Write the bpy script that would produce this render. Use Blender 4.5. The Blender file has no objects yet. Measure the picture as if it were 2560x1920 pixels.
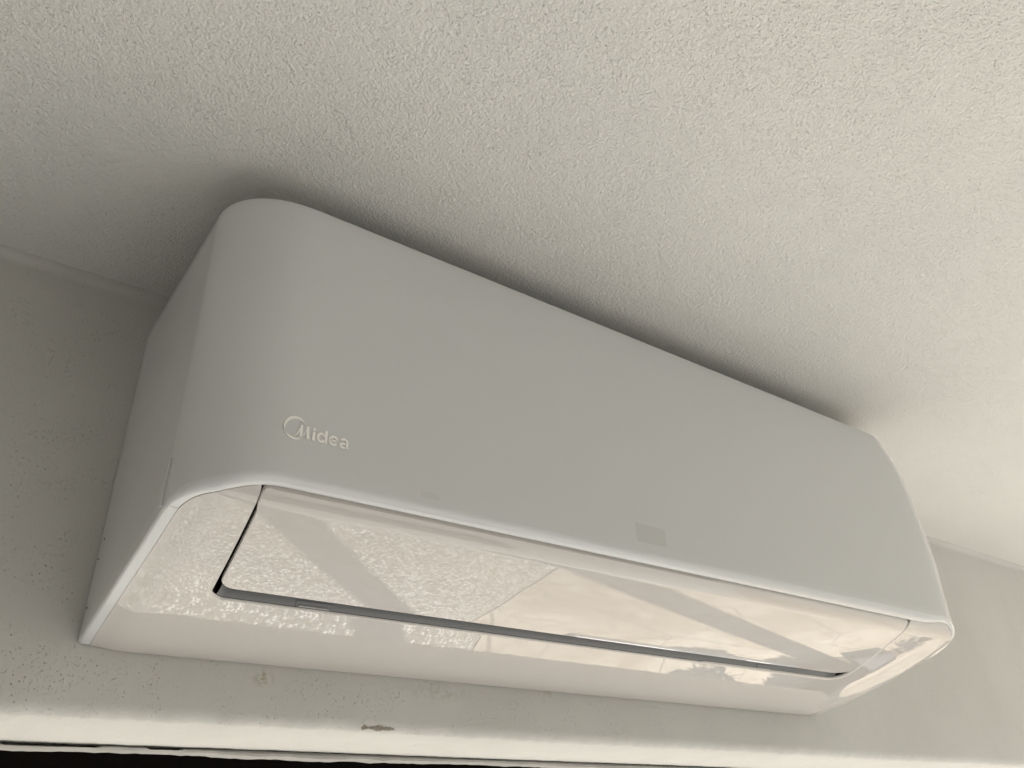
import bpy, bmesh, math, random
from mathutils import Matrix, Vector
random.seed(7)
R = math.radians
scene = bpy.context.scene

# ------------------------------------------------------------------ camera
cam_d = bpy.data.cameras.new("camera")
cam = bpy.data.objects.new("camera", cam_d)
scene.collection.objects.link(cam)
right = Vector((0.81405861, -0.57924177, -0.04227932))
down = Vector((0.26951183, 0.44124544, -0.85595901))
fwd = Vector((0.51446277, 0.68540603, 0.51531217))
M = Matrix((right, -down, -fwd)).transposed().to_4x4()
M.translation = Vector((-0.10183195, -0.71697015, -0.16456259))
cam.matrix_world = M
cam_d.sensor_width = 36.0
cam_d.lens = 2019.03 / 2560 * 36.0
cam_d.clip_start = 0.01
cam_d.clip_end = 2000
scene.camera = cam

# ------------------------------------------------------------------ sky, sun, exposure
SUN_EL, SUN_AZ = 37.0, 19.0            # azimuth measured from +X towards +Y
sdir = Vector((math.cos(R(SUN_EL)) * math.cos(R(SUN_AZ)), math.cos(R(SUN_EL)) * math.sin(R(SUN_AZ)), math.sin(R(SUN_EL))))
world = bpy.data.worlds.new("World")
scene.world = world
world.use_nodes = True
wn = world.node_tree
bg = wn.nodes["Background"]
sky = wn.nodes.new("ShaderNodeTexSky")
sky.sky_type = 'NISHITA'
sky.sun_disc = False
sky.sun_elevation = R(SUN_EL)
sky.sun_rotation = math.atan2(sdir.x, sdir.y)
wn.links.new(sky.outputs[0], bg.inputs[0])
bg.inputs[1].default_value = 0.07
sun_d = bpy.data.lights.new("sun", 'SUN')
sun_d.energy = 4.0
sun_d.angle = R(0.53)
sun_d.color = (1.0, 0.97, 0.92)
sun = bpy.data.objects.new("sun", sun_d)
scene.collection.objects.link(sun)
sun.rotation_euler = (-sdir).to_track_quat('-Z', 'Y').to_euler()
vs = scene.view_settings
vs.view_transform = 'Standard'
vs.look = 'None'
vs.gamma = 1.0
vs.exposure = 2.62
vs.use_curve_mapping = False
scene.cycles.max_bounces = 10
scene.cycles.diffuse_bounces = 3
scene.cycles.glossy_bounces = 4

# ------------------------------------------------------------------ materials
def new_mat(name, col, rough=0.5, spec=0.5):
    m = bpy.data.materials.new(name)
    m.use_nodes = True
    b = m.node_tree.nodes["Principled BSDF"]
    b.inputs["Base Color"].default_value = (*col, 1)
    b.inputs["Roughness"].default_value = rough
    b.inputs["Specular IOR Level"].default_value = spec
    return m

class NT:
    """tiny helper around a material's node tree"""
    def __init__(self, m):
        self.t = m.node_tree
        self.b = self.t.nodes["Principled BSDF"]
    def n(self, kind, **kw):
        nd = self.t.nodes.new(kind)
        for k, v in kw.items():
            setattr(nd, k, v)
        return nd
    def l(self, a, b):
        self.t.links.new(a, b)
    def pos(self):
        return self.n("ShaderNodeNewGeometry").outputs["Position"]
    def noise(self, vec, scale, detail=3, rough=0.5):
        nd = self.n("ShaderNodeTexNoise")
        nd.inputs["Scale"].default_value = scale
        nd.inputs["Detail"].default_value = detail
        nd.inputs["Roughness"].default_value = rough
        self.l(vec, nd.inputs["Vector"])
        return nd.outputs["Fac"]
    def voro(self, vec, scale, feature='F1', rnd=1.0):
        nd = self.n("ShaderNodeTexVoronoi")
        nd.feature = feature
        nd.inputs["Scale"].default_value = scale
        nd.inputs["Randomness"].default_value = rnd
        self.l(vec, nd.inputs["Vector"])
        return nd
    def ramp(self, val, a, b, lo=0.0, hi=1.0):
        nd = self.n("ShaderNodeMapRange")
        nd.interpolation_type = 'SMOOTHSTEP'
        nd.inputs["From Min"].default_value = a
        nd.inputs["From Max"].default_value = b
        nd.inputs["To Min"].default_value = lo
        nd.inputs["To Max"].default_value = hi
        self.l(val, nd.inputs["Value"])
        return nd.outputs["Result"]
    def math(self, op, a, b=None):
        nd = self.n("ShaderNodeMath", operation=op)
        for i, v in enumerate((a, b)):
            if v is None:
                continue
            if isinstance(v, (int, float)):
                nd.inputs[i].default_value = v
            else:
                self.l(v, nd.inputs[i])
        return nd.outputs[0]
    def mix(self, fac, ca, cb):
        nd = self.n("ShaderNodeMix", data_type='RGBA')
        for s, v in (("A", ca), ("B", cb)):
            i = [x for x in nd.inputs if x.name == s and x.type == 'RGBA'][0]
            if isinstance(v, tuple):
                i.default_value = (*v, 1)
            else:
                self.l(v, i)
        f = nd.inputs[0]
        if isinstance(fac, (int, float)):
            f.default_value = fac
        else:
            self.l(fac, f)
        return [x for x in nd.outputs if x.type == 'RGBA'][0]
    def bump(self, h, dist, strength=1.0):
        nd = self.n("ShaderNodeBump")
        nd.inputs["Strength"].default_value = strength
        nd.inputs["Distance"].default_value = dist
        self.l(h, nd.inputs["Height"])
        self.l(nd.outputs[0], self.b.inputs["Normal"])

def plaster(name, ca, cb, pit_scale, pit_lo, pit_hi, grain, depth, pit_mask=(0.4, 0.62), smudge=None, grain_scale=420, pit_shade=0.28):
    m = new_mat(name, ca, 0.85, 0.2)
    t = NT(m)
    p = t.pos()
    v1 = t.voro(p, pit_scale)
    v2 = t.voro(p, pit_scale * 1.7)
    pit1 = t.ramp(v1.outputs["Distance"], pit_lo, pit_hi, 1.0, 0.0)
    pit2 = t.ramp(v2.outputs["Distance"], pit_lo * 0.9, pit_hi * 0.95, 0.7, 0.0)
    mask = t.ramp(t.noise(p, 26, 4, 0.6), pit_mask[0], pit_mask[1])
    # each pit has its own chance and depth, from the cell's random colour
    sep1 = t.n("ShaderNodeSeparateColor"); t.l(v1.outputs["Color"], sep1.inputs[0])
    sep2 = t.n("ShaderNodeSeparateColor"); t.l(v2.outputs["Color"], sep2.inputs[0])
    pit1 = t.math('MULTIPLY', pit1, t.ramp(sep1.outputs[0], 0.25, 0.8))
    pit2 = t.math('MULTIPLY', pit2, t.ramp(sep2.outputs[0], 0.35, 0.85))
    pits = t.math('MULTIPLY', t.math('MAXIMUM', pit1, pit2), mask)
    g1 = t.noise(p, grain_scale, 2, 0.5)
    g2 = t.noise(p, grain_scale * 0.42, 2, 0.5)
    g3 = t.noise(p, 14, 3, 0.5)
    h = t.math('ADD', t.math('MULTIPLY', g1, grain), t.math('MULTIPLY', g2, grain * 0.7))
    h = t.math('ADD', h, t.math('MULTIPLY', g3, grain * 1.2))
    h = t.math('SUBTRACT', h, t.math('MULTIPLY', pits, 0.8))
    t.bump(h, depth)
    big = t.ramp(t.noise(p, 5.5, 4, 0.55), 0.35, 0.68)
    col = t.mix(big, ca, cb)
    # pits darkened in the colour to deepen their shade
    col = t.mix(t.math('MULTIPLY', pits, pit_shade), col, (0.28, 0.26, 0.22))
    speck = t.voro(p, 38)
    ss = t.n("ShaderNodeSeparateColor"); t.l(speck.outputs["Color"], ss.inputs[0])
    sp = t.math('MULTIPLY', t.ramp(speck.outputs["Distance"], 0.02, 0.034, 1, 0), t.ramp(ss.outputs[0], 0.90, 0.92))
    col = t.mix(t.math('MULTIPLY', sp, 0.75), col, (0.13, 0.11, 0.09))
    if smudge:
        for (c, r, tint, amt) in smudge:
            sub = t.n("ShaderNodeVectorMath", operation='SUBTRACT'); t.l(p, sub.inputs[0]); sub.inputs[1].default_value = c
            sc = t.n("ShaderNodeVectorMath", operation='DIVIDE'); t.l(sub.outputs[0], sc.inputs[0]); sc.inputs[1].default_value = r
            ln = t.n("ShaderNodeVectorMath", operation='LENGTH'); t.l(sc.outputs[0], ln.inputs[0])
            f = t.ramp(ln.outputs["Value"], 0.15, 1.0, 1, 0)
            f = t.math('MULTIPLY', f, t.ramp(t.noise(p, 170, 3, 0.6), 0.42, 0.62))
            col = t.mix(t.math('MULTIPLY', f, amt), col, tint)
    t.l(col, t.b.inputs["Base Color"])
    return m

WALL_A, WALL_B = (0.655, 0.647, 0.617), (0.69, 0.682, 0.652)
mat_ceiling = plaster("ceiling_stucco", (0.86, 0.85, 0.81), (0.83, 0.825, 0.79), 430, 0.06, 0.30, 0.95, 0.0017, (0.25, 0.5), grain_scale=520, pit_shade=0.16)
mat_wall = plaster("wall_plaster", WALL_A, WALL_B, 380, 0.06, 0.30, 0.35, 0.0011, (0.40, 0.58), grain_scale=330, pit_shade=0.22,
                   smudge=[((0.152, 0.0, -0.0135), (0.012, 0.05, 0.010), (0.36, 0.30, 0.17), 0.75),
                           ((0.46, 0.0, -0.004), (0.014, 0.05, 0.007), (0.42, 0.33, 0.22), 0.5),
                           ((0.33, 0.0, -0.012), (0.05, 0.05, 0.012), (0.45, 0.43, 0.36), 0.35)])

def plastic(name, col, rough, dust=0.0):
    m = new_mat(name, col, rough, 0.5)
    t = NT(m)
    p = t.pos()
    n1 = t.noise(p, 9, 4, 0.6)
    t.l(t.ramp(n1, 0.3, 0.7, rough * 0.85, rough * 1.2), t.b.inputs["Roughness"])
    c2 = tuple(c * 0.975 for c in col)
    col_o = t.mix(t.ramp(t.noise(p, 3.5, 3), 0.35, 0.65), col, c2)
    v = t.voro(p, 30)
    ss = t.n("ShaderNodeSeparateColor"); t.l(v.outputs["Color"], ss.inputs[0])
    sp = t.math('MULTIPLY', t.ramp(v.outputs["Distance"], 0.014, 0.022, 1, 0), t.ramp(ss.outputs[0], 0.93, 0.94))
    col_o = t.mix(t.math('MULTIPLY', sp, 0.7), col_o, (0.12, 0.1, 0.08))
    t.l(col_o, t.b.inputs["Base Color"])
    return m
mat_cover = plastic("white_satin_plastic", (0.71, 0.722, 0.728), 0.16)
mat_gloss = plastic("white_gloss_plastic", (0.64, 0.61, 0.58), 0.010)
mat_rim = plastic("grey_plastic", (0.19, 0.195, 0.20), 0.35)
mat_logo = plastic("silver_white_print", (0.97, 0.96, 0.93), 0.28)
mat_logo.node_tree.nodes["Principled BSDF"].inputs["Metallic"].default_value = 0.9
mat_black = new_mat("black_plastic", (0.006, 0.007, 0.008), 0.5, 0.3)
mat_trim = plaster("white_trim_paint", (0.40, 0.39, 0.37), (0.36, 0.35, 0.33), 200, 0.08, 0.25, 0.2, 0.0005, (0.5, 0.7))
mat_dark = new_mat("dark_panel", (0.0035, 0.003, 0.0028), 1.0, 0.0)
mat_chip = new_mat("bare_mortar", (0.40, 0.365, 0.31), 0.95, 0.1)
t = NT(mat_chip); t.bump(t.noise(t.pos(), 900, 4, 0.7), 0.002)
mat_web = new_mat("dusty_thread", (0.10, 0.09, 0.08), 0.9, 0.1)

def coat(name, ca, cb):
    m = new_mat(name, ca, 0.85, 0.2)
    t = NT(m)
    p = t.pos()
    t.l(t.mix(t.ramp(t.noise(p, 4, 4, 0.6), 0.35, 0.65), ca, cb), t.b.inputs["Base Color"])
    t.bump(t.noise(p, 90, 3, 0.6), 0.002)
    return m

mat_gravel = new_mat("pale_gravel", (0.4, 0.38, 0.33), 0.9, 0.2)
t = NT(mat_gravel)
p = t.pos()
v = t.voro(p, 40)
ss = t.n("ShaderNodeSeparateColor"); t.l(v.outputs["Color"], ss.inputs[0])
v2 = t.voro(p, 19)
ss2 = t.n("ShaderNodeSeparateColor"); t.l(v2.outputs["Color"], ss2.inputs[0])
c = t.mix(t.ramp(ss.outputs[0], 0.1, 0.95), (0.18, 0.167, 0.143), (0.56, 0.535, 0.475))
c = t.mix(t.math('MULTIPLY', t.ramp(ss2.outputs[0], 0.72, 0.9), t.ramp(v2.outputs["Distance"], 0.25, 0.45, 1, 0)), c, (0.68, 0.65, 0.59))
c = t.mix(t.ramp(v.outputs["Distance"], 0.4, 0.65), c, (0.15, 0.135, 0.11))
c = t.mix(t.math('MULTIPLY', t.ramp(t.noise(p, 1.4, 4, 0.6), 0.42, 0.66), 0.35), c, (0.30, 0.29, 0.20))
t.l(c, t.b.inputs["Base Color"])
t.bump(t.ramp(v.outputs["Distance"], 0.0, 0.6, 1, 0), 0.006)

mat_path = new_mat("sandy_concrete", (0.5, 0.45, 0.37), 0.9, 0.2)
t = NT(mat_path)
p = t.pos()
c = t.mix(t.ramp(t.noise(p, 1.6, 6, 0.68), 0.40, 0.60), (0.27, 0.215, 0.145), (0.40, 0.345, 0.26))
c = t.mix(t.math('MULTIPLY', t.ramp(t.noise(p, 7, 5, 0.75), 0.48, 0.66), 0.6), c, (0.20, 0.165, 0.115))
cr = t.voro(p, 1.3, 'DISTANCE_TO_EDGE')
c = t.mix(t.ramp(cr.outputs['Distance'], 0.004, 0.012, 0.8, 0.0), c, (0.13, 0.11, 0.08))
t.l(c, t.b.inputs["Base Color"])
t.bump(t.noise(p, 60, 4), 0.004)

mat_bounce_strip = coat("bounce_strip_pale", (0.33, 0.318, 0.297), (0.30, 0.29, 0.27))
mat_bounce_floor = coat("bounce_floor_dim", (0.30, 0.292, 0.28), (0.27, 0.262, 0.25))
mat_white_wall = coat("sunlit_white_render", (0.78, 0.77, 0.74), (0.74, 0.73, 0.70))
mat_opp = coat("grey_render", (0.21, 0.207, 0.20), (0.19, 0.187, 0.18))
mat_side = coat("cream_render", (0.68, 0.665, 0.63), (0.65, 0.635, 0.60))
mat_post = coat("grey_post_paint", (0.42, 0.40, 0.37), (0.38, 0.36, 0.33))
mat_leaf = new_mat("leaf_green", (0.07, 0.12, 0.03), 0.5, 0.4)
t = NT(mat_leaf)
t.l(t.mix(t.ramp(t.noise(t.pos(), 14, 3), 0.35, 0.65), (0.05, 0.09, 0.025), (0.12, 0.17, 0.05)), t.b.inputs["Base Color"])
mat_soil = new_mat("dark_soil", (0.07, 0.055, 0.04), 0.95, 0.1)
t = NT(mat_soil)
t.l(t.mix(t.ramp(t.noise(t.pos(), 12, 5, 0.7), 0.4, 0.62), (0.05, 0.04, 0.028), (0.16, 0.13, 0.09)), t.b.inputs["Base Color"])
t.bump(t.noise(t.pos(), 40, 4, 0.7), 0.03)
mat_stem = new_mat("plant_stem", (0.12, 0.09, 0.05), 0.8, 0.2)

# ------------------------------------------------------------------ helpers
def link(name, verts, faces, mat, parent=None, smooth=False, sharp=None):
    me = bpy.data.meshes.new(name)
    me.from_pydata([tuple(v) for v in verts], [], faces)
    me.materials.append(mat)
    bm = bmesh.new(); bm.from_mesh(me)
    bmesh.ops.remove_doubles(bm, verts=bm.verts, dist=1e-6)
    bmesh.ops.recalc_face_normals(bm, faces=bm.faces)
    bm.to_mesh(me); bm.free()
    if smooth:
        for p_ in me.polygons:
            p_.use_smooth = True
        if sharp:
            me.set_sharp_from_angle(angle=R(sharp))
    o = bpy.data.objects.new(name, me)
    scene.collection.objects.link(o)
    if parent:
        o.parent = parent
    return o

def box(x0, x1, y0, y1, z0, z1):
    v = [(x, y, z) for x in (x0, x1) for y in (y0, y1) for z in (z0, z1)]
    f = [(0, 1, 3, 2), (4, 6, 7, 5), (0, 4, 5, 1), (2, 3, 7, 6), (0, 2, 6, 4), (1, 5, 7, 3)]
    return v, f

def grid_faces(rows, cols, off=0, close=False):
    f = []
    for i in range(rows - 1):
        for j in range(cols if close else cols - 1):
            k = (j + 1) % cols
            f.append((off + i * cols + j, off + i * cols + k, off + (i + 1) * cols + k, off + (i + 1) * cols + j))
    return f

def structure(o):
    o["kind"] = "structure"
    return o

def tag(o, label, cat, group=None):
    o["label"] = label; o["category"] = cat
    if group:
        o["group"] = group
    return o

def smooth01(x):
    x = max(0.0, min(1.0, x))
    return x * x * (3 - 2 * x)

def lerp_table(tab, z):
    if z <= tab[0][0]: return tab[0][1]
    for (a, va), (b, vb) in zip(tab, tab[1:]):
        if z <= b:
            u = (z - a) / (b - a)
            return va + (vb - va) * u
    return tab[-1][1]

# ------------------------------------------------------------------ setting
GZ = -2.3
CEIL = 0.3355
SOFF = -0.0514
WT = 0.150                      # wall thickness
RX0, RX1 = -4.2, 3.5            # roof extent
# ceiling: the underside of the porch roof slab
v, f = box(RX0, RX1, -3.6, 0.30, CEIL, CEIL + 0.14)
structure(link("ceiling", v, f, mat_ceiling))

# wall: plastered lintel, with a soft cove at the ceiling and a worn rounded lower edge
def wall_mesh():
    xs = []
    x = RX0
    while x < RX1:
        xs.append(x)
        x += 0.004 if -0.2 < x < 1.7 else 0.05
    xs.append(RX1)
    rnd = random.Random(3)
    ph = [(rnd.uniform(6, 420), rnd.uniform(0, 6.28)) for _ in range(16)]
    def wob(x, amp):
        return sum(math.sin(x * k + p_) * (1 / (1 + k / 60)) for k, p_ in ph) * amp
    verts, n = [], 0
    for x in xs:
        w = wob(x, 0.00045) + rnd.uniform(-1, 1) * 0.0003
        rr = 0.011 + wob(x + 3, 0.0006)
        prof = [(0.30, CEIL + 0.004), (-0.010, CEIL + 0.004), (-0.010, CEIL - 0.0002)]
        for a in range(0, 91, 15):
            prof.append((-0.010 + 0.010 * math.sin(R(a)), CEIL - 0.010 + 0.010 * math.cos(R(a)) - 0.0002))
        prof += [(0.0, 0.10), (0.0, 0.0), (0.0, SOFF + 0.03)]
        for a in range(0, 91, 15):
            prof.append((rr - rr * math.cos(R(a)), SOFF + w + rr - rr * math.sin(R(a))))
        prof += [(0.05, SOFF + w * 0.4), (0.12, SOFF), (WT, SOFF - 0.001 + w * 0.6), (WT, 0.1), (0.30, 0.1)]
        n = len(prof)
        verts += [(x, y, z) for y, z in prof]
    faces = grid_faces(len(xs), n, close=True)
    return verts, faces
v, f = wall_mesh()
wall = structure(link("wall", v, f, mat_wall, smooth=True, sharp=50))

# thin painted frame strip closing the back of the reveal, ragged lower edge and a crack above it
def trim_mesh():
    rnd = random.Random(11)
    verts, xs = [], []
    x = RX0
    while x < RX1:
        xs.append(x)
        x += 0.006 if -0.2 < x < 1.7 else 0.06
    xs.append(RX1)
    lo = 0
    for x in xs:
        lo = lo * 0.8 + rnd.uniform(-1, 1) * 0.0005
        gap = 0.0022 if -0.02 < x < 0.055 or 0.10 < x < 0.13 else 0.0002
        step = 0.0012 if x > 0.165 else 0
        z1 = SOFF - 0.0012 - gap
        z0 = SOFF - 0.0046 + lo - step
        prof = [(WT - 0.012, z1), (WT - 0.014 , (z0 + z1) / 2), (WT - 0.012, z0), (WT + 0.02, z0 + 0.001), (WT + 0.02, z1)]
        verts += [(x, y, z) for y, z in prof]
    return verts, grid_faces(len(xs), 5, close=True)
v, f = trim_mesh()
tag(link("opening_frame", v, f, mat_trim, smooth=True, sharp=40), "thin white painted frame strip with a cracked joint under the plaster lintel", "frame")

# added dark panel: blackens the view past the lintel and shades the ground
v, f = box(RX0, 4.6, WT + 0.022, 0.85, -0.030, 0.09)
structure(link("dark_shade_panel", v, f, mat_dark))

# bare mortar where the plaster edge is knocked off
def chip(cx, w, name, seed, label):
    rnd = random.Random(seed)
    verts = []
    n = 26
    for i in range(n + 1):
        u = i / n
        x = cx + (u - 0.5) * w
        e = (math.sin(math.pi * u) ** 0.9) * rnd.uniform(0.45, 1.0)
        a = e * 0.0012 * rnd.uniform(0.1, 1.2); b = e * 0.0016 * rnd.uniform(0.5, 1.2)
        c0 = R(42)
        for da in (-1.0, -0.5, 0.0, 0.5, 1.0):
            ang = c0 + da * e * R(17)
            rr_ = 0.0110 + 0.0004 + 0.0006 * (1 - abs(da)) * e
            y, z = 0.011 - rr_ * math.cos(ang), SOFF + 0.011 - rr_ * math.sin(ang)
            verts.append((x, y, z))
    o = link(name, verts, grid_faces(n + 1, 5), mat_chip, parent=wall)
    return o
chip(0.268, 0.030, "mortar_chip", 5, "")
chip(0.250, 0.012, "mortar_chip", 8, "")

# unseen wall added on the left to cut light from that side
v, f = box(-1.5, -1.3, -3.6, -0.001, GZ, CEIL - 0.001)
structure(link("left_light_blocker", v, f, mat_side))

# unseen jamb added on the left to block light from the yard
v, f = box(-1.5, -0.16, 0.0005, WT + 0.02, GZ, SOFF - 0.012)
structure(link("jamb_light_blocker", v, f, mat_wall))
# unseen wall added behind the camera to darken light from the horizon
v, f = box(-1.3, 3.0, -2.7, -2.5, GZ, CEIL - 0.001)
structure(link("horizon_light_blocker", v, f, mat_opp))

# ground: pale gravel, and a sandy concrete path running diagonally away on the right
v = [(-400, -400, GZ), (400, -400, GZ), (400, 400, GZ), (-400, 400, GZ)]
structure(link("ground", v, [(0, 1, 2, 3)], mat_gravel))
v = [(2.64, 3.2, GZ + 0.006), (2.50, 1.9, GZ + 0.006), (2.52, 0.6, GZ + 0.006), (2.9, -0.6, GZ + 0.006), (40, -6, GZ + 0.006), (40, 14, GZ + 0.006), (3.2, 9.0, GZ + 0.006)]
structure(link("path", v, [tuple(range(len(v)))], mat_path))

v, f = box(-1.3, 3.2, -2.5, -0.42, GZ + 0.002, GZ + 0.05)
structure(link("bounce_floor", v, f, mat_bounce_floor))  # unseen floor added; its tone sets the bounce onto cover and ceiling
v, f = box(-0.16, 3.2, -0.42, 1.25, GZ + 0.002, GZ + 0.05)
structure(link("bounce_strip", v, f, mat_bounce_strip))  # unseen pale strip added as a reflector below the lintel

# ------------------------------------------------------------------ the air conditioner
W, H, KD = 0.9312, 0.295, 0.0173
DF = 0.2449
RIM = 0.0092                     # width of the rim under the cover
unit = bpy.data.objects.new("air_conditioner", None)
scene.collection.objects.link(unit)
tag(unit, "white split air conditioner with rounded corners and a closed glossy bottom louver, under the ceiling", "air conditioner")
INSET = [(0.05, 0.006), (0.075, 0.006), (0.09, 0.004), (0.142, 0.0), (0.19, 0.005), (0.225, 0.010), (0.247, 0.0155), (0.272, 0.029), (0.295, 0.047)]

def plan_points():
    """outline seen from above: left side, left corner, front, right corner, right side; with the inward normal"""
    pts = []
    cy, b, a, e = -0.190, DF - 0.190, 0.067, 2.3
    def side(y): return KD * -y
    left = []
    for i in range(31):
        y = -0.0015 + (cy + 0.0015) * i / 30
        left.append((side(y), y))
    cx = side(cy) + a
    for i in range(1, 41):
        th = math.pi / 2 * i / 40
        c_, s_ = math.cos(th), math.sin(th)
        left.append((cx - a * c_ ** (2 / e), cy - b * s_ ** (2 / e)))
    n = 120
    front = [(cx + (W - 2 * cx) * i / n, -DF) for i in range(1, n)]
    rightp = [(W - x, y) for x, y in reversed(left)]
    return left + front + rightp
PLAN = plan_points()
NP = len(PLAN)
def normals(pl):
    out = []
    for i in range(len(pl)):
        a = pl[max(0, i - 1)]; b = pl[min(len(pl) - 1, i + 1)]
        dx, dy = b[0] - a[0], b[1] - a[1]
        L = math.hypot(dx, dy) or 1
        out.append((-dy / L, dx / L))      # inward for a path that runs left side -> front -> right side
    return out
NRM = normals(PLAN)
RIMW = [RIM - 0.0046 * smooth01((x - 0.83) / 0.06) for x, y in PLAN]     # the rim is slimmer at the right end
def shift_x(x, y, z):
    return x - lerp_table(INSET, z) * smooth01((x - 0.55) / 0.33) * smooth01(-y / 0.17)

def xl(y): return KD * -y + RIM
def xr(y): return W - KD * -y - 0.0046

T_REAR, TV_R = 0.0985, 0.1200
def bslope(t):
    if t < 0.095: return 0.222
    if t < TV_R: return 0.222 + (0.190 - 0.222) * (t - 0.095) / (TV_R - 0.095)
    if t < 0.222: return 0.190 + (0.285 - 0.190) * (t - TV_R) / (0.222 - TV_R)
    return 0.285
BZ = [0.0]
for _i in range(1300):
    BZ.append(BZ[-1] + 0.0002 * bslope((_i + 0.5) * 0.0002))
def bz(t):
    t = max(0.0, t) / 0.0002
    i_ = min(1299, int(t))
    return BZ[i_] + (BZ[i_ + 1] - BZ[i_]) * (t - i_)

def hb(x, y):
    """height of the bottom surface: straight near the wall, gently domed over the louver, rolled up at the front"""
    tt = -y
    d = max(0.0, min(x - xl(y), xr(y) - x))
    z = bz(tt)
    z -= 0.0024 * (1 - math.exp(-(d / 0.013) ** 2))
    z -= (0.0 if x < 0.45 else 0.0060 * math.exp(-(d / 0.030) ** 2)) * math.sin(math.pi * min(1.0, tt / 0.232))
    t0 = 0.222
    if tt > t0:
        z += 0.0055 * ((tt - t0) / (0.2362 - t0)) ** 2
    return z

# lip profile all round: bevel on the sides growing to a soft round at the front
def ring(i, o, dz=0.0, zabs=None):
    x, y = PLAN[i]; nx, ny = NRM[i]
    px, py = x + nx * o, y + ny * o
    z = zabs if zabs is not None else ZE[i] + dz
    return (shift_x(px, min(py, -0.0015), z), min(py, -0.0015), z)
ZE = []
RB = []
for i in range(NP):
    x, y = PLAN[i]; nx, ny = NRM[i]
    px, py = x + nx * RIMW[i], y + ny * RIMW[i]
    ZE.append(hb(px, py) + 0.0004)
    RB.append(min(0.0024 + 0.0054 * smooth01((abs(y) - 0.19) / 0.05), RIMW[i] * 0.86))

def shell_rows(idx):
    rows = []
    rows.append([ring(i, 0.012, zabs=H - 0.0002) for i in idx])
    rows.append([ring(i, 0.0012, zabs=H) for i in idx])
    rows.append([ring(i, 0.0003, zabs=H - 0.0004) for i in idx])
    rows.append([ring(i, 0.0, zabs=H - 0.0014) for i in idx])
    for k in range(1, 24):
        u = k / 24
        rows.append([ring(i, 0.0, zabs=(H - 0.0014) * (1 - u) + (ZE[i] + RB[i] + 0.001) * u) for i in idx])
    for a in range(0, 91, 9):
        rows.append([ring(i, RB[i] * (0.75 * (1 - math.cos(R(a))) + 0.25 * a / 90), RB[i] * (0.75 * (1 - math.sin(R(a))) + 0.25 * (1 - a / 90))) for i in idx])
    rows.append([ring(i, RIMW[i] - 0.0004) for i in idx])
    rows.append([ring(i, RIMW[i] - 0.0001, 0.0004) for i in idx])
    rows.append([ring(i, RIMW[i] + 0.0002, 0.004) for i in idx])
    return rows
# split at the vertical seam on each flank
iL = next(i for i in range(NP) if PLAN[i][1] < -0.200)
iR = NP - 1 - iL
def shell(name, idx, mat, gap_lo=0.0, gap_hi=0.0):
    rows = shell_rows(idx)
    cols = len(idx)
    verts = [v_ for r_ in rows for v_ in r_]
    return link(name, verts, grid_faces(len(rows), cols), mat, parent=unit, smooth=True, sharp=42)
shell("front_cover", list(range(iL, iR + 1)), mat_cover)
sl = shell("side_panel", list(range(0, iL + 1)), mat_cover)
sr = shell("side_panel", list(range(iR, NP)), mat_cover)
# hairline step at the seams: the side panels sit a hair deeper than the cover
for o, s in ((sl, 1), (sr, -1)):
    for vv in o.data.vertices:
        vv.co.x += 0.00035 * s
        if -vv.co.y > 0.1995:
            vv.co.y = vv.co.y + 0.0004

# top plate
top = [ring(i, 0.011, zabs=H - 0.0003) for i in range(NP)]
link("top_plate", top, [tuple(range(NP))], mat_cover, parent=unit)
# back plate
link("back_plate", *box(0.012, W - 0.012, -0.004, -0.0022, 0.004, H - 0.002), mat_cover, parent=unit)

# --- bottom panel: U-shaped, round the louver opening
def oL(tt):   # left edge of the opening as a function of depth
    return 0.0530 + (0.2362 - tt) / 0.12 * 0.0120
def oR(tt):
    return 0.8040 + (0.2362 - tt) / 0.12 * 0.040
def path_lerp(pts, n):
    d = [0]
    for a, b in zip(pts, pts[1:]):
        d.append(d[-1] + math.hypot(b[0] - a[0], b[1] - a[1]))
    out = []
    k = 0
    for i in range(n):
        s = d[-1] * i / (n - 1)
        while k < len(d) - 2 and d[k + 1] < s:
            k += 1
        u = (s - d[k]) / max(1e-12, d[k + 1] - d[k])
        out.append((pts[k][0] + (pts[k + 1][0] - pts[k][0]) * u, pts[k][1] + (pts[k + 1][1] - pts[k][1]) * u))
    return out
off = [(PLAN[i][0] + NRM[i][0] * RIMW[i], min(-0.0012, PLAN[i][1] + NRM[i][1] * RIMW[i])) for i in range(NP)]
off = [(shift_x(x, y, 0.055), y) for x, y in off]
yF = -(DF - RIM)
halfL = [q for q in off[:NP // 2] if q[0] < oL(0.2357) - 0.0005]        # back -> front along the left
halfR = [q for q in off[NP // 2:] if q[0] > oR(0.2357) + 0.0005]
def split_side(half):
    far = [q for q in half if q[1] <= -0.075]
    near = [q for q in half if q[1] > -0.075]
    return far, near
farL, nearL = split_side(halfL)
farR, nearR = split_side(halfR)
rc = 0.014
outer, inner = [], []
def seg(o_pts, i_pts, n):
    o_ = path_lerp(o_pts, n); i_ = path_lerp(i_pts, n)
    s = 1 if outer else 0
    outer.extend(o_[s:]); inner.extend(i_[s:])
startL = (oL(-yF), yF)
seg([startL] + farL[::-1], [startL, (oL(T_REAR + rc), -(T_REAR + rc))], 70)
cxl = oL(T_REAR + rc) + rc
arcL = [(cxl - rc * math.cos(R(a)), -(T_REAR + rc) + rc * math.sin(R(a))) for a in range(0, 91, 6)]
seg([farL[0]] + nearL[::-1] + [(0.0015 + nearL[0][0], -0.0012), (cxl - 0.01, -0.0012)], arcL, 40)
cxr = oR(T_REAR + rc * 1.5) - rc * 1.9
arcR = [(cxr + rc * 1.9 * math.sin(R(a)), -(T_REAR + rc * 1.5) + rc * 1.5 * math.cos(R(a))) for a in range(0, 91, 6)]
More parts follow.
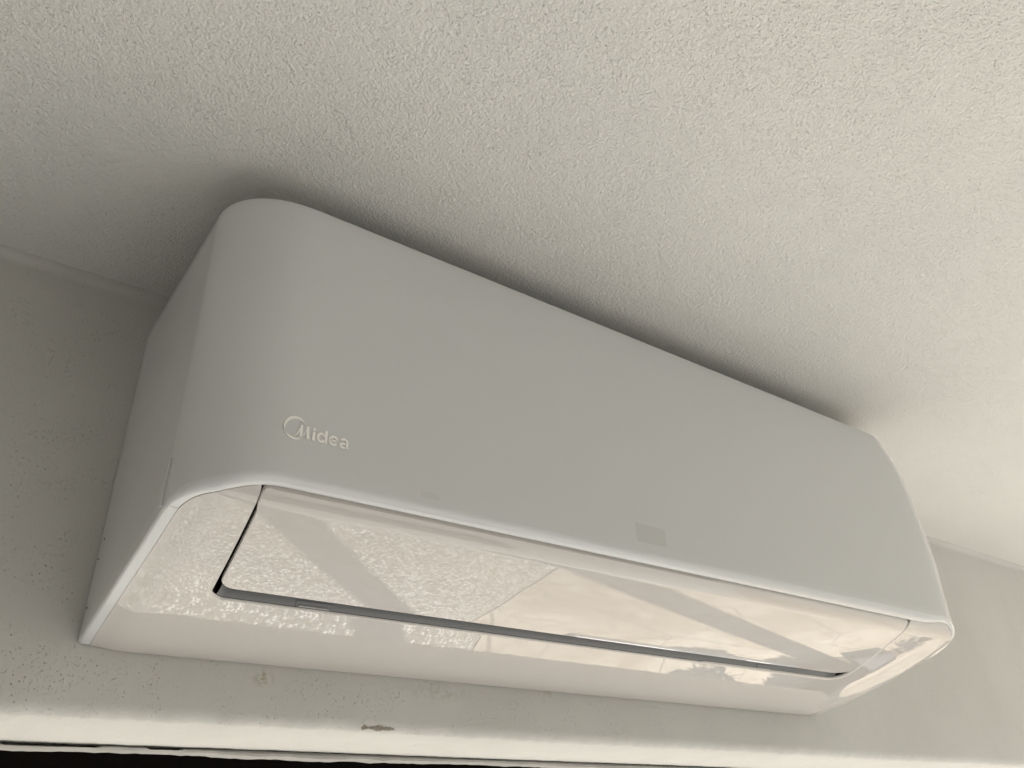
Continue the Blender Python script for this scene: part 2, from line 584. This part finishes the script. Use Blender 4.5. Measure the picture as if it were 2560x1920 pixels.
seg([(cxl - 0.01, -0.0012), (cxr + 0.02, -0.0012)], [(cxl, -T_REAR), (cxr, -T_REAR)], 160)
seg([(cxr + 0.02, -0.0012), (nearR[-1][0] - 0.0015, -0.0012)] + nearR[::-1] + [farR[-1]], arcR, 40)
startR = (oR(-yF), yF)
seg([farR[-1]] + farR[::-1][1:] + [startR], [arcR[-1], startR], 70)
NU = len(outer)
verts = []
NRING = 44
for k in range(NRING + 1):
    u = k / NRING
    u = 0.5 - 0.5 * math.cos(math.pi * u)
    for (ox, oy), (ix, iy) in zip(outer, inner):
        x, y = ox + (ix - ox) * u, oy + (iy - oy) * u
        z = hb(x, y)
        verts.append((x, y, z))
# outer skirt up into the seam, inner rounded edge into the opening
inn = normals(inner)
def inward(i):
    nx, ny = inn[i]
    ix, iy = inner[i]
    # towards the middle of the opening
    if (0.45 - ix) * nx * 0.2 + (-0.17 - iy) * ny < 0:
        nx, ny = -nx, -ny
    return nx, ny
rows_in = []
EDGE_R = 0.0022
for a in (20, 40, 60, 80):
    row = []
    for i in range(NU):
        nx, ny = inward(i)
        ix, iy = inner[i]
        rear = smooth01((-0.112 - iy) / -0.012)
        r_ = EDGE_R * (0.45 + 0.55 * rear) + (0.0026 * (1 - 0.6 * rear) if ix > 0.6 else 0.0)
        fade = smooth01((iy - yF) / 0.006)
        o_ = r_ * math.sin(R(a)) * fade; dz = r_ * (1 - math.cos(R(a)))
        row.append((ix + nx * o_, iy + ny * o_, hb(ix, iy) + dz))
    rows_in.append(row)
rows_out = []
for o_, dz in ((0.0002, 0.0002), (0.0004, 0.004)):
    rows_out.append([(x, y, hb(x, y) + dz) for x, y in outer])
allv = rows_out[1] + rows_out[0] + verts + [q for r_ in rows_in for q in r_]
link("bottom_panel", allv, grid_faces(2 + NRING + 1 + 4, NU), mat_gloss, parent=unit, smooth=True, sharp=55)

# rim of the outlet: grey wall that slopes up from the rear edge of the opening
rimrows = []
for (o_, dz, m_) in ((0.0021, 0.0018, 0), (0.0034, 0.0034, 0), (0.0050, 0.0062, 0), (0.0072, 0.0120, 0), (0.0080, 0.03, 0)):
    row = []
    for i in range(NU):
        nx, ny = inward(i)
        ix, iy = inner[i]
        rear = smooth01((-0.113 - iy) / -0.013)
        k = 0.10 + 0.90 * rear
        row.append((ix + nx * o_ * k, iy + ny * o_ * k, hb(ix, iy) + dz * (0.6 + 0.4 * rear) + 0.0004))
    rimrows.append(row)
i0 = next(i for i in range(NU) if inner[i][1] > -0.1020)
i1 = NU - 1 - next(i for i in range(NU) if inner[NU - 1 - i][1] > -0.1060)
rv = [q for r_ in rimrows for q in r_[i0:i1 + 1]]
link("outlet_rim", rv, grid_faces(len(rimrows), i1 - i0 + 1), mat_rim, parent=unit, smooth=True, sharp=60)
# black duct behind the louver
dv = []
for k, (dz, sc) in enumerate(((0.0010, 1.0), (0.012, 1.0), (0.05, 0.98))):
    for i in range(NU):
        nx, ny = inward(i); ix, iy = inner[i]
        oo = (0.0012 if k == 0 else 0.0014) + (0.0022 if ix > 0.6 and iy < -0.104 else 0.0)
        dv.append((ix + nx * oo, iy + ny * oo, hb(ix, iy) + dz + 0.0008 + (0.0022 if ix > 0.6 and k == 0 else 0.0)))
base = 2 * NU
faces = grid_faces(3, NU)
faces.append(tuple(range(base, base + NU)))
link("air_duct", dv, faces, mat_black, parent=unit)

# --- louver
TV_F = 0.2343
def vL(tt): return oL(tt) + 0.0036 - 0.0016 * smooth01((tt - 0.215) / 0.01)
def vR(tt): return oR(tt) - 0.0064
rows, cols = 60, 140
lv = []
rl, rr2 = 0.0115, 0.020
for i in range(rows + 1):
    u = i / rows
    u = 0.5 - 0.5 * math.cos(math.pi * u)
    tt = TV_F + (TV_R - TV_F) * u
    a, b = vL(tt), vR(tt)
    q = tt - TV_R
    if q < rl: a += rl - math.sqrt(max(0, rl * rl - (rl - q) ** 2))
    if q < rr2: b -= (rr2 - math.sqrt(max(0, rr2 * rr2 - (rr2 - q) ** 2))) * 1.7
    q2 = TV_F - tt
    rf = 0.004
    if q2 < rf: a += (rf - math.sqrt(max(0, rf * rf - (rf - q2) ** 2))) * 0.7
    for j in range(cols + 1):
        w_ = j / cols
        w_ = 0.5 - 0.5 * math.cos(math.pi * w_)
        x = a + (b - a) * w_
        z = hb(x, -tt) - 0.0012
        lv.append((x, -tt, z))
nC = cols + 1
faces = grid_faces(rows + 1, nC)
# edge: rolled border and thickness
border = [j for j in range(nC)] + [i * nC + cols for i in range(1, rows + 1)] + [rows * nC + j for j in range(cols - 1, -1, -1)] + [i * nC for i in range(rows - 1, 0, -1)]
n0 = len(lv)
cxm, cym = 0.45, -0.176
nb = len(border)
bp = [lv[k] for k in border]
for lev, (o_, dz) in enumerate(((0.0004, 0.0002), (0.0007, 0.0007), (0.0007, 0.0040))):
    for k in range(nb):
        a = bp[k - 1]; b = bp[(k + 1) % nb]
        dx, dy = b[0] - a[0], b[1] - a[1]
        L = math.hypot(dx, dy) or 1
        nx, ny = -dy / L, dx / L
        if (bp[k][0] - cxm) * nx * 0.05 + (bp[k][1] - cym) * ny < 0 and abs(ny) > 0.3: nx, ny = -nx, -ny
        elif abs(ny) <= 0.3 and (bp[k][0] - cxm) * nx < 0: nx, ny = -nx, -ny
        lv.append((bp[k][0] + nx * o_, bp[k][1] + ny * o_, bp[k][2] + dz))
prev = border
for lev in range(3):
    cur = [n0 + lev * nb + k for k in range(nb)]
    for k in range(nb):
        faces.append((prev[k], prev[(k + 1) % nb], cur[(k + 1) % nb], cur[k]))
    prev = cur
faces.append(tuple(prev))
link("louver", lv, faces, mat_gloss, parent=unit, smooth=True, sharp=55)

# catches on the outlet rim
def catch(x0, x1, name):
    vv, ff = [], []
    def slab(xa, xb, ua, ub, lift):
        # u runs up the sloping rim from its lower edge
        def P(x, u, l):
            y = -T_REAR - 0.0021 - 0.0030 * u; z = hb(x, -T_REAR) + 0.0022 + 0.0046 * u
            return (x, y - l * 0.84, z - l * 0.54)
        o = len(vv)
        for l in (-0.0004, lift):
            vv.extend([P(xa, ua, l), P(xb, ua, l), P(xb, ub, l), P(xa, ub, l)])
        ff.extend([(o, o + 1, o + 2, o + 3), (o + 4, o + 5, o + 6, o + 7)])
        for k in range(4):
            ff.append((o + k, o + (k + 1) % 4, o + 4 + (k + 1) % 4, o + 4 + k))
    slab(x0, x1, 0.02, 0.95, 0.0006)
    c = link(name, vv, ff, mat_rim, parent=unit)
    vv2, ff2 = vv, ff
    vv.clear(); ff.clear()
    slab(x0 + 0.0025, x1 - 0.003, 0.10, 0.30, 0.0012)
    r_ = link("ridge", vv, ff, mat_trim_rim, parent=c)
    return c
mat_trim_rim = plastic("light_grey_plastic", (0.50, 0.50, 0.49), 0.35)
catch(0.135, 0.166, "catch")
catch(0.690, 0.716, "catch")

# side tab by the seam
def side_pt(y, z, l=0.0):
    return (KD * -y + 0.00035 - l, y, z)
tv = []
for l in (-0.0005, 0.0017):
    tv += [side_pt(-0.1905, 0.0470, l), side_pt(-0.1945, 0.0455, l), side_pt(-0.1975, 0.0790, l), side_pt(-0.1945, 0.0740, l)]
tab = link("seam_tab", tv, [(0, 1, 2, 3), (4, 5, 6, 7), (0, 1, 5, 4), (1, 2, 6, 5), (2, 3, 7, 6), (3, 0, 4, 7)], mat_cover, parent=unit)
mod = tab.modifiers.new("bevel", 'BEVEL'); mod.width = 0.0006; mod.segments = 2

# faint, slightly darker flush patches on the cover
def flush_patch(x0, x1, z0, z1, mat_patch):
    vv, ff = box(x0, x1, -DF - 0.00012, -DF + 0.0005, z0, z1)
    return link("cover_patch", vv, ff, mat_patch, parent=unit)
mat_patch = plastic("greyer_white_plastic", (0.65, 0.657, 0.655), 0.16)
mat_patch2 = plastic("pale_grey_plastic", (0.682, 0.688, 0.685), 0.16)
flush_patch(0.3787, 0.4142, 0.0730, 0.0897, mat_patch)
flush_patch(0.1662, 0.1808, 0.0685, 0.0735, mat_patch2)

# --- emblem: ring, M and letters, raised a little from the cover
def plan_y(x):
    best = None
    for (a, b) in zip(PLAN, PLAN[1:]):
        if a[0] <= x <= b[0]:
            u = (x - a[0]) / max(1e-9, b[0] - a[0])
            return a[1] + (b[1] - a[1]) * u
    return -DF
logo = bpy.data.objects.new("emblem", None)
scene.collection.objects.link(logo); logo.parent = unit
def flat(name, outline_pairs):
    """ribbon between two polylines, raised"""
    A, B = outline_pairs
    n = len(A)
    vv = []
    for lift in (0.0, 0.00045):
        for q in (A, B):
            vv += [(x, plan_y(x) - lift - 0.00005, z) for x, z in q]
    ff = []
    for k in range(n - 1):
        ff.append((2 * n + k, 2 * n + k + 1, 3 * n + k + 1, 3 * n + k))
        ff.append((k, k + 1, 2 * n + k + 1, 2 * n + k))
        ff.append((n + k, n + k + 1, 3 * n + k + 1, 3 * n + k))
    ff.append((0, n, 3 * n, 2 * n)); ff.append((n - 1, 2 * n - 1, 4 * n - 1, 3 * n - 1))
    return vv, ff
def glyph(name, ribbons):
    V, F = [], []
    for rb in ribbons:
        vv, ff = flat(name, rb)
        o = len(V)
        V += vv
        F += [tuple(i + o for i in q) for q in ff]
    return link(name, V, F, mat_logo, parent=logo)
def arc(cx, cz, rx, rz, a0, a1, w0, w1=None, n=40, wmid=None):
    """ribbon along an ellipse arc; widths at the ends and in the middle"""
    w1 = w0 if w1 is None else w1
    A, B = [], []
    for i in range(n + 1):
        u = i / n
        a = R(a0 + (a1 - a0) * u)
        if wmid is None: w = w0 + (w1 - w0) * u
        else: w = (w0 + (w1 - w0) * u) * (1 - math.sin(math.pi * u)) + wmid * math.sin(math.pi * u)
        A.append((cx + (rx) * math.cos(a), cz + (rz) * math.sin(a)))
        B.append((cx + (rx - w) * math.cos(a), cz + (rz - w) * math.sin(a)))
    return A, B
def bar(pts_a, pts_b): return (pts_a, pts_b)
# ring: thick at the top and thin at its ends; second crescent below that runs up into the M
ccx, ccz, cr = 0.06755, 0.0974, 0.0084
glyph("ring", [arc(ccx, ccz, cr * 0.94, cr * 1.07, 28, 205, 0.0001, 0.00012, wmid=0.0021),
               arc(ccx + 0.0002, ccz + 0.0001, cr * 0.96, cr * 1.05, 212, 300, 0.0001, 0.0015, wmid=0.0016)])
glyph("letter_m", [
    ([(0.06476, 0.09100), (0.0676, 0.09224), (0.06939, 0.09432), (0.07067, 0.09826), (0.07106, 0.10053)],
     [(0.06477, 0.09080), (0.06797, 0.09175), (0.06982, 0.09326), (0.07108, 0.09585), (0.0713, 0.10053)]),
    ([(0.07106, 0.10053), (0.07108, 0.0958), (0.0712, 0.0912)], [(0.07272, 0.10078), (0.07295, 0.0965), (0.07325, 0.0922)]),
    ([(0.0712, 0.0900), (0.0727, 0.09127), (0.07448, 0.09371), (0.0757, 0.09712)], [(0.0731, 0.0932), (0.07406, 0.0945), (0.07515, 0.09731), (0.07562, 0.10049)]),
    ([(0.07562, 0.10049), (0.07575, 0.0971), (0.07625, 0.09110)], [(0.07737, 0.10079), (0.0776, 0.0971), (0.07820, 0.09125)])])
glyph("letter_i", [([(0.0803, 0.10085), (0.0803, 0.09895)], [(0.08222, 0.10085), (0.08222, 0.09895)]),
                   ([(0.0802, 0.0977), (0.0800, 0.09115)], [(0.0821, 0.0977), (0.0819, 0.09115)])])
glyph("letter_d", [arc(0.08665, 0.09480, 0.00335, 0.00395, 25, 335, 0.0018, n=48),
                   ([(0.08905, 0.10100), (0.08890, 0.09115)], [(0.09095, 0.10100), (0.09080, 0.09115)])])
glyph("letter_e", [arc(0.09565, 0.09490, 0.00365, 0.00395, 2, 318, 0.0018, n=48),
                   ([(0.0930, 0.09555), (0.0992, 0.09555)], [(0.0930, 0.09430), (0.0992, 0.09430)])])
glyph("letter_a", [arc(0.10365, 0.09590, 0.00310, 0.00300, 160, 0, 0.0017, n=30),
                   ([(0.10500, 0.0960), (0.10490, 0.09115)], [(0.10675, 0.0960), (0.10665, 0.09115)]),
                   arc(0.10290, 0.09300, 0.00270, 0.00225, 40, 320, 0.0016, n=36),
                   ])

# ------------------------------------------------------------------ cobweb threads beside the unit
def thread(p0, p1, sag, label):
    n = 14
    pts = []
    for i in range(n + 1):
        u = i / n
        q = Vector(p0).lerp(Vector(p1), u)
        q.z -= sag * math.sin(math.pi * u)
        pts.append(q)
    V, F = [], []
    for q in pts:
        for k in range(4):
            a = math.pi / 2 * k
            V.append((q.x, q.y + 0.00018 * math.cos(a), q.z + 0.00018 * math.sin(a)))
    for i in range(n):
        for k in range(4):
            F.append((i * 4 + k, i * 4 + (k + 1) % 4, (i + 1) * 4 + (k + 1) % 4, (i + 1) * 4 + k))
    # fleck of dirt at the end
    o = len(V); q = pts[-1]; r_ = 0.0007
    V += [(q.x, q.y - r_, q.z), (q.x, q.y + r_, q.z), (q.x - r_, q.y, q.z), (q.x + r_, q.y, q.z), (q.x, q.y, q.z - r_ * 1.2), (q.x, q.y, q.z + r_ * 1.2)]
    for a in (0, 1):
        for b in (2, 3):
            for c_ in (4, 5):
                F.append((o + a, o + b, o + c_))
    tag(link("cobweb_thread", V, F, mat_web), label, "cobweb", "cobweb threads by the side panel")
thread((-0.001, -0.0005, 0.058), (-0.0012, -0.028, 0.077), 0.0006, "upper thin dark cobweb thread with a fleck of dirt beside the left side panel")
thread((-0.002, -0.0005, 0.040), (-0.0012, -0.022, 0.062), 0.0005, "middle thin dark cobweb thread with a fleck of dirt beside the left side panel")
thread((-0.001, -0.0005, 0.0135), (-0.0012, -0.020, 0.0235), 0.0005, "lowest thin cobweb thread near the bottom corner of the left side panel")

# ------------------------------------------------------------------ yard beyond the opening: it shows in the glossy underside
def post(name, x, y, w, h, label):
    v, f = box(-w / 2, w / 2, -w / 2, w / 2, 0, h)
    o = link(name, v, f, mat_post)
    m_ = o.modifiers.new("bevel", 'BEVEL'); m_.width = 0.015; m_.segments = 2
    o.location = (x, y, GZ); o.rotation_euler.z = R(SUN_AZ)
    tag(o, label, "post", "posts added to cast shadows")
    return o
post("shadow_post", 7.6, 3.06, 0.27, 4.5, "tall grey pole, unseen, added to cast a shadow band over the concrete path")  # out of view, added for the shadow band it throws

# unseen beam on a prop, added to cast a shadow band across the gravel
def beam():
    root = bpy.data.objects.new("shadow_beam", None)
    scene.collection.objects.link(root)
    tag(root, "unseen beam on a single prop, added to cast a shadow band over the gravel", "beam")
    ang = math.atan2(1.28, 1.0)
    shz = 2.2 / math.tan(R(SUN_EL))
    cx, cy = 1.60 + shz * math.cos(R(SUN_AZ)), 2.17 + shz * math.sin(R(SUN_AZ))
    root.location = (cx, cy, GZ); root.rotation_euler.z = ang
    for nm, (x0, x1, y0, y1, z0, z1) in (("rail", (-3.1, 1.6, -0.075, 0.075, 2.12, 2.268)), ("prop", (1.44, 1.56, -0.06, 0.06, 0, 2.118))):
        v, f = box(x0, x1, y0, y1, z0, z1)
        o = link(nm, v, f, mat_post, parent=root)
        m_ = o.modifiers.new("bevel", 'BEVEL'); m_.width = 0.008; m_.segments = 2
beam()

# white terrace slab and shrubs that close the yard on the right
v, f = box(3.35, 5.6, 2.67, 4.6, GZ, GZ + 0.05)
structure(link("terrace", v, f, mat_white_wall))
def shrub(x, y, r_, n, seed, label):
    rnd = random.Random(seed)
    root = bpy.data.objects.new("shrub", None)
    scene.collection.objects.link(root)
    root.location = (x, y, GZ)
    tag(root, label, "shrub", "shrubs by the terrace")
    V, F = [], []
    for k in range(n):
        th, ph = rnd.uniform(0, 6.283), math.acos(rnd.uniform(-0.2, 1))
        d = r_ * rnd.uniform(0.35, 1.0)
        c_ = Vector((d * math.sin(ph) * math.cos(th), d * math.sin(ph) * math.sin(th), r_ * 0.75 + d * math.cos(ph)))
        a = Vector((rnd.uniform(-1, 1), rnd.uniform(-1, 1), rnd.uniform(-0.6, 1))).normalized()
        b = a.orthogonal().normalized()
        nn = a.cross(b) * 0.008
        l_, w_ = rnd.uniform(0.06, 0.11), rnd.uniform(0.018, 0.03)
        o = len(V)
        V += [c_ - a * l_, c_ + b * w_ + nn, c_ + a * l_, c_ - b * w_ + nn]
        F += [(o, o + 1, o + 3), (o + 1, o + 2, o + 3)]
    me = bpy.data.meshes.new("crown"); me.from_pydata([tuple(q) for q in V], [], F); me.materials.append(mat_leaf)
    o = bpy.data.objects.new("crown", me); scene.collection.objects.link(o); o.parent = root
    SV, SF = [], []
    for k in range(5):
        a = 6.283 * k / 5 + rnd.uniform(-.3, .3)
        tip = Vector((math.cos(a) * r_ * 0.5, math.sin(a) * r_ * 0.5, r_ * 1.1))
        o_ = len(SV)
        for base_, rad in ((Vector((0, 0, 0)), 0.018), (tip * 0.5 + Vector((0, 0, 0.05)), 0.012), (tip, 0.005)):
            for j in range(5):
                b_ = 6.283 * j / 5
                SV.append((base_.x + rad * math.cos(b_), base_.y + rad * math.sin(b_), base_.z))
        SF += grid_faces(3, 5, o_, close=True)
    link("stem", SV, SF, mat_stem, parent=root, smooth=True)
v = [(5.75, 2.9, GZ + 0.012), (5.6, 2.3, GZ + 0.012), (6.0, 1.75, GZ + 0.012), (5.8, 1.2, GZ + 0.012), (6.6, 0.8, GZ + 0.012), (9.5, 0.9, GZ + 0.012), (9.5, 3.2, GZ + 0.012)]
structure(link("flower_bed", v, [tuple(range(len(v)))], mat_soil))
def planter(x, y, rot):
    root = bpy.data.objects.new("planter", None)
    scene.collection.objects.link(root)
    root.location = (x, y, GZ + 0.012); root.rotation_euler.z = R(rot)
    tag(root, "white rectangular planter box lying on the dark flower bed", "planter")
    L, Wd, Hh, th = 0.42, 0.17, 0.2, 0.02
    for a_ in ((-L, L, -Wd, -Wd + th, 0, Hh), (-L, L, Wd - th, Wd, 0, Hh), (-L, -L + th, -Wd + th, Wd - th, 0, Hh), (L - th, L, -Wd + th, Wd - th, 0, Hh)):
        link("side", *box(*a_), mat_white_wall, parent=root)
    link("soil", *box(-L + th, L - th, -Wd + th, Wd - th, 0, Hh * 0.8), mat_soil, parent=root)
planter(6.25, 2.25, 30)
shrub(4.95, 2.95, 0.30, 800, 4, "small round green shrub in the middle of the white terrace")
shrub(5.85, 2.72, 0.26, 700, 1, "leafy green shrub at the near right edge of the white terrace")
shrub(6.55, 1.75, 0.30, 700, 2, "low leafy green shrub standing right of the terrace on the path side")
shrub(7.3, 2.45, 0.42, 1100, 5, "bushy green shrub just in front of the tall grey pole")
shrub(8.6, 1.5, 0.6, 1200, 3, "largest green shrub beyond the path, farthest from the porch")
